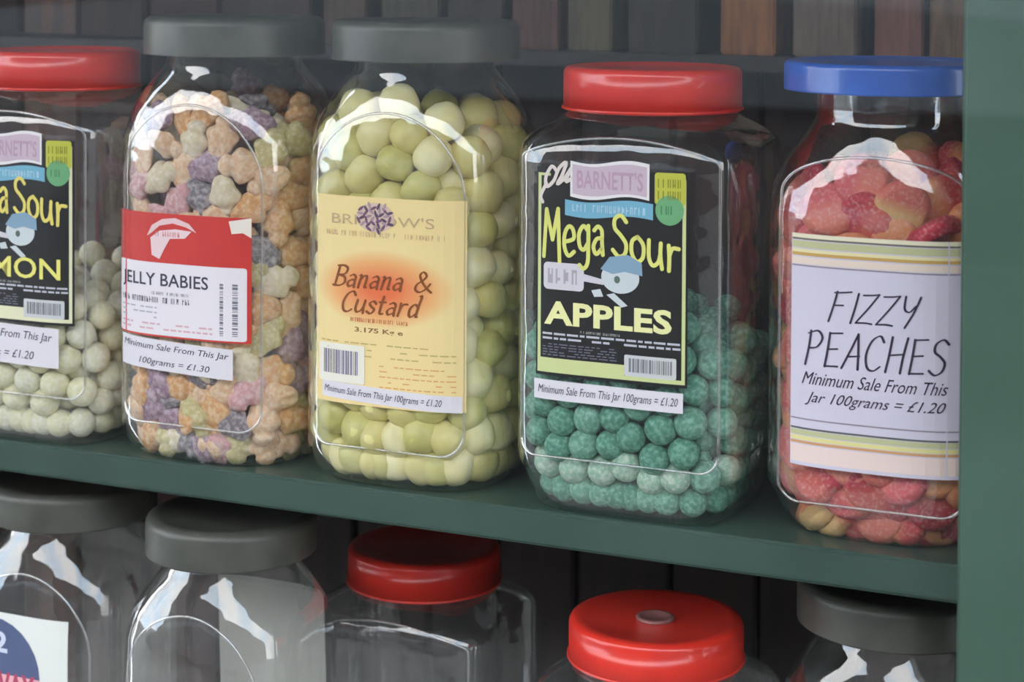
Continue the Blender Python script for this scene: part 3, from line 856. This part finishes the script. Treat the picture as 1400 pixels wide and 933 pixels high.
def fill(jar, kind, name, meshes, mats, colours, r_lo, r_hi, n, ztop, seed, where, group, lab, lz, lx, orient=None, cmap=None, margin=.0012, deep=3.4):
    P, R = pack(kind, r_lo, r_hi, n, ztop, seed, margin)
    rnd = random.Random(seed); cache = {}
    jl = jar.location; cnt = 0
    zmax = P[:, 2].max()
    for p, r in zip(P, R):
        wd = wall_dist(kind, p)
        back = p[1] > .02 and p[0] < .0
        if not (wd < r * (1.6 if back else deep) or p[2] > zmax - 2.5 * r): continue
        ci = cmap(p, rnd) if cmap else rnd.randrange(len(mats))
        mi = rnd.randrange(len(meshes))
        key = (ci, mi)
        if key not in cache:
            me = meshes[mi].copy(); me.materials.clear(); me.materials.append(mats[ci]); cache[key] = me
        o = bpy.data.objects.new(name, cache[key]); COL.objects.link(o)
        o.location = (jl.x + p[0], jl.y + p[1], jl.z + p[2])
        o.rotation_mode = 'QUATERNION'
        o.rotation_quaternion = orient(p, rnd, kind) if orient else rand_rot(rnd)
        s = r / ((r_lo + r_hi) / 2); o.scale = (s, s, s)
        z, x = p[2], p[0]
        zone = 'above the label' if z > lz[1] else 'below the label' if z < lz[0] else 'beside the label' if x > lx[1] else 'behind the label'
        if p[1] > .025: zone = ('high' if z > .17 else 'midway up' if z > .08 else 'low') + ' along the back wall'
        elif z > zmax - 1.2 * r: zone = 'in the top layer'
        elif z < 1.9 * r: zone = 'in the bottom layer'
        elif zone == 'beside the label': zone = ('high' if z > (lz[0] + 2 * lz[1]) / 3 else 'low' if z < (2 * lz[0] + lz[1]) / 3 else 'midway') + ' beside the label'
        elif zone == 'behind the label': zone = 'half hidden behind the label' if x < lx[0] else 'hidden behind the label'
        tag(o, f'{colours[ci]} {lab} {zone} {where}', 'sweet', group)
        cnt += 1
    print('sweets', name, cnt)

def sugar(name, a, b, sc=350, bump=.5):
    return mat(name, a, .75, b, sc, bump, sc * 1.2, spec=.3, sss=.0, lo=.42, hi=.66)

lm = [lumpy('lemon_sweet', .0100, s, .05, 3) for s in range(4)]
fill(lemon, 'square', 'lemon_sweet', lm, [sugar('lemon_sweet_pale', (226, 222, 192), (242, 240, 226)), sugar('lemon_sweet_cream', (230, 224, 184), (240, 236, 214))],
     ['whitish', 'creamy'], .0094, .0108, 285, .150, 11, 'in the lemon jar', 'sweets in the lemon jar', 'round sugared sweet', (.058, .21), (-.06, .045))
am = [lumpy('apple_sweet', .0096, s + 10, .05, 3) for s in range(4)]
def apple_c(p, rnd): return (2 if rnd.random() < .75 else 1) if (p[2] < .034 and p[2] > .014) else (0 if rnd.random() < .7 else 1)
fill(apple, 'square', 'apple_sweet', am, [sugar('apple_sweet_teal', (84, 142, 120), (132, 184, 162)), sugar('apple_sweet_mid', (104, 158, 136), (150, 196, 176)), sugar('apple_sweet_pale', (150, 190, 166), (208, 222, 206))],
     ['teal green', 'mid green', 'pale dusty green'], .0090, .0103, 350, .160, 12, 'in the apples jar', 'sweets in the apples jar', 'round sugared sweet', (.072, .21), (-.05, .046), cmap=apple_c)
bmn = [pillow('custard_sweet', .0130, s) for s in range(4)]
fill(ban, 'arched', 'custard_sweet', bmn, [mat('custard_sweet_yellow', (218, 206, 130), .36, (226, 216, 150), 60, .15, 200, spec=.4), mat('custard_sweet_green', (202, 196, 116), .36, (214, 208, 136), 60, .15, 200, spec=.4),
     mat('custard_sweet_cream', (236, 226, 164), .42, (240, 232, 184), 60, .15, 200, spec=.4)],
     ['pale yellow', 'greenish yellow', 'creamy yellow'], .0112, .0134, 392, .266, 13, 'in the banana jar', 'sweets in the banana jar', 'oval boiled sweet', (.055, .19), (-.05, .058))
jc = [('orange', (216, 160, 104), (232, 200, 160)), ('peach-coloured', (226, 184, 146), (240, 216, 188)), ('dusty pink', (210, 158, 158), (230, 200, 200)), ('purple', (156, 126, 142), (198, 178, 188)),
      ('olive yellow', (200, 186, 130), (226, 216, 176)), ('grey black', (124, 114, 120), (184, 176, 178)), ('pale cream', (226, 212, 178), (240, 230, 210))]
def jelly_o(p, rnd, kind):
    v = Vector((p[0] * .8, p[1] - .02, 0)); v = v.normalized() if v.length > 0 else Vector((0, -1, 0))
    v = (v + Vector((rnd.gauss(0, .18), rnd.gauss(0, .18), rnd.gauss(0, .2)))).normalized()
    return v.to_track_quat('-Y' if rnd.random() < .6 else 'Y', 'Z') @ Quaternion((0, 1, 0), rnd.uniform(0, 2 * PI))
jm = [baby('jelly_baby', s) for s in range(3)]
def jelly_c(p, rnd): return rnd.choices(range(7), weights=(2.6, 4, 1.8, 2.4, 4, 1.8, 3) if p[0] < .04 else (8, 5, 1, .6, 2, 1, 1))[0]
fill(jelly, 'arched', 'jelly_baby', jm, [sugar('jelly_' + c[0].replace(' ', '_').replace('-', '_'), c[1], c[2], 300, .35) for c in jc], [c[0] for c in jc], .0108, .0120, 560, .264, 14,
     'in the babies jar', 'sweets in the jelly babies jar', 'jelly baby', (.062, .17), (-.06, .051), cmap=jelly_c, orient=jelly_o, margin=-.0008, deep=2.0)

def peach_mat(name, a, b):
    m = mat(name, a, .7, None, 300, .4, 380, spec=.3)
    n, l = m.node_tree.nodes, m.node_tree.links
    t = n.new('ShaderNodeTexCoord'); sx = n.new('ShaderNodeSeparateXYZ'); r = n.new('ShaderNodeValToRGB'); mr = n.new('ShaderNodeMapRange')
    mr.inputs['From Min'].default_value = -.014; mr.inputs['From Max'].default_value = .014
    r.color_ramp.elements[0].position = .3; r.color_ramp.elements[0].color = lin(a)
    r.color_ramp.elements[1].position = .62; r.color_ramp.elements[1].color = lin(b)
    l.new(t.outputs['Object'], sx.inputs[0]); l.new(sx.outputs['X'], mr.inputs['Value']); l.new(mr.outputs[0], r.inputs['Fac'])
    z = n.new('ShaderNodeTexNoise'); z.inputs['Scale'].default_value = 420; mx = n.new('ShaderNodeMix'); mx.data_type = 'RGBA'
    l.new(t.outputs['Object'], z.inputs['Vector'])
    r2 = n.new('ShaderNodeMapRange'); r2.inputs['From Min'].default_value = .5; r2.inputs['From Max'].default_value = .75; r2.inputs['To Max'].default_value = .35
    l.new(z.outputs['Fac'], r2.inputs['Value']); l.new(r2.outputs[0], mx.inputs['Factor'])
    l.new(r.outputs['Color'], mx.inputs['A']); mx.inputs['B'].default_value = lin((236, 206, 196))
    l.new(mx.outputs['Result'], n['Principled BSDF'].inputs['Base Color'])
    return m
pm = [peach_gum('peach_gum', s) for s in range(3)]
def peach_o(p, rnd, kind):
    a, b, n = catmull(PROF[kind], min(p[2], .2))
    nx_, ny_ = (abs(p[0] / a) ** (n - 1)) / a * np.sign(p[0]), (abs(p[1] / b) ** (n - 1)) / b * np.sign(p[1])
    v = Vector((nx_, ny_, 0)); v = v.normalized() if v.length > 0 else Vector((0, 0, 1))
    v = (v + Vector((rnd.gauss(0, .25), rnd.gauss(0, .25), rnd.gauss(0, .3)))).normalized()
    q = v.to_track_quat('Z', 'Y')
    return q @ Quaternion((0, 0, 1), rnd.uniform(0, 2 * PI))
fill(peach, 'shouldered', 'peach_gummy', pm, [peach_mat('peach_red_orange', (206, 84, 86), (222, 146, 98)), peach_mat('peach_pink', (214, 104, 108), (220, 128, 110)), peach_mat('peach_yellow', (212, 110, 96), (222, 186, 124)), peach_mat('peach_deep', (186, 62, 76), (204, 98, 88))],
     ['red and orange', 'pink', 'pink and yellow', 'deep red'], .0110, .0124, 345, .222, 15, 'in the peaches jar', 'sweets in the peaches jar', 'flat gummy disc', (.045, .18), (-.05, .06), orient=peach_o, margin=.002)
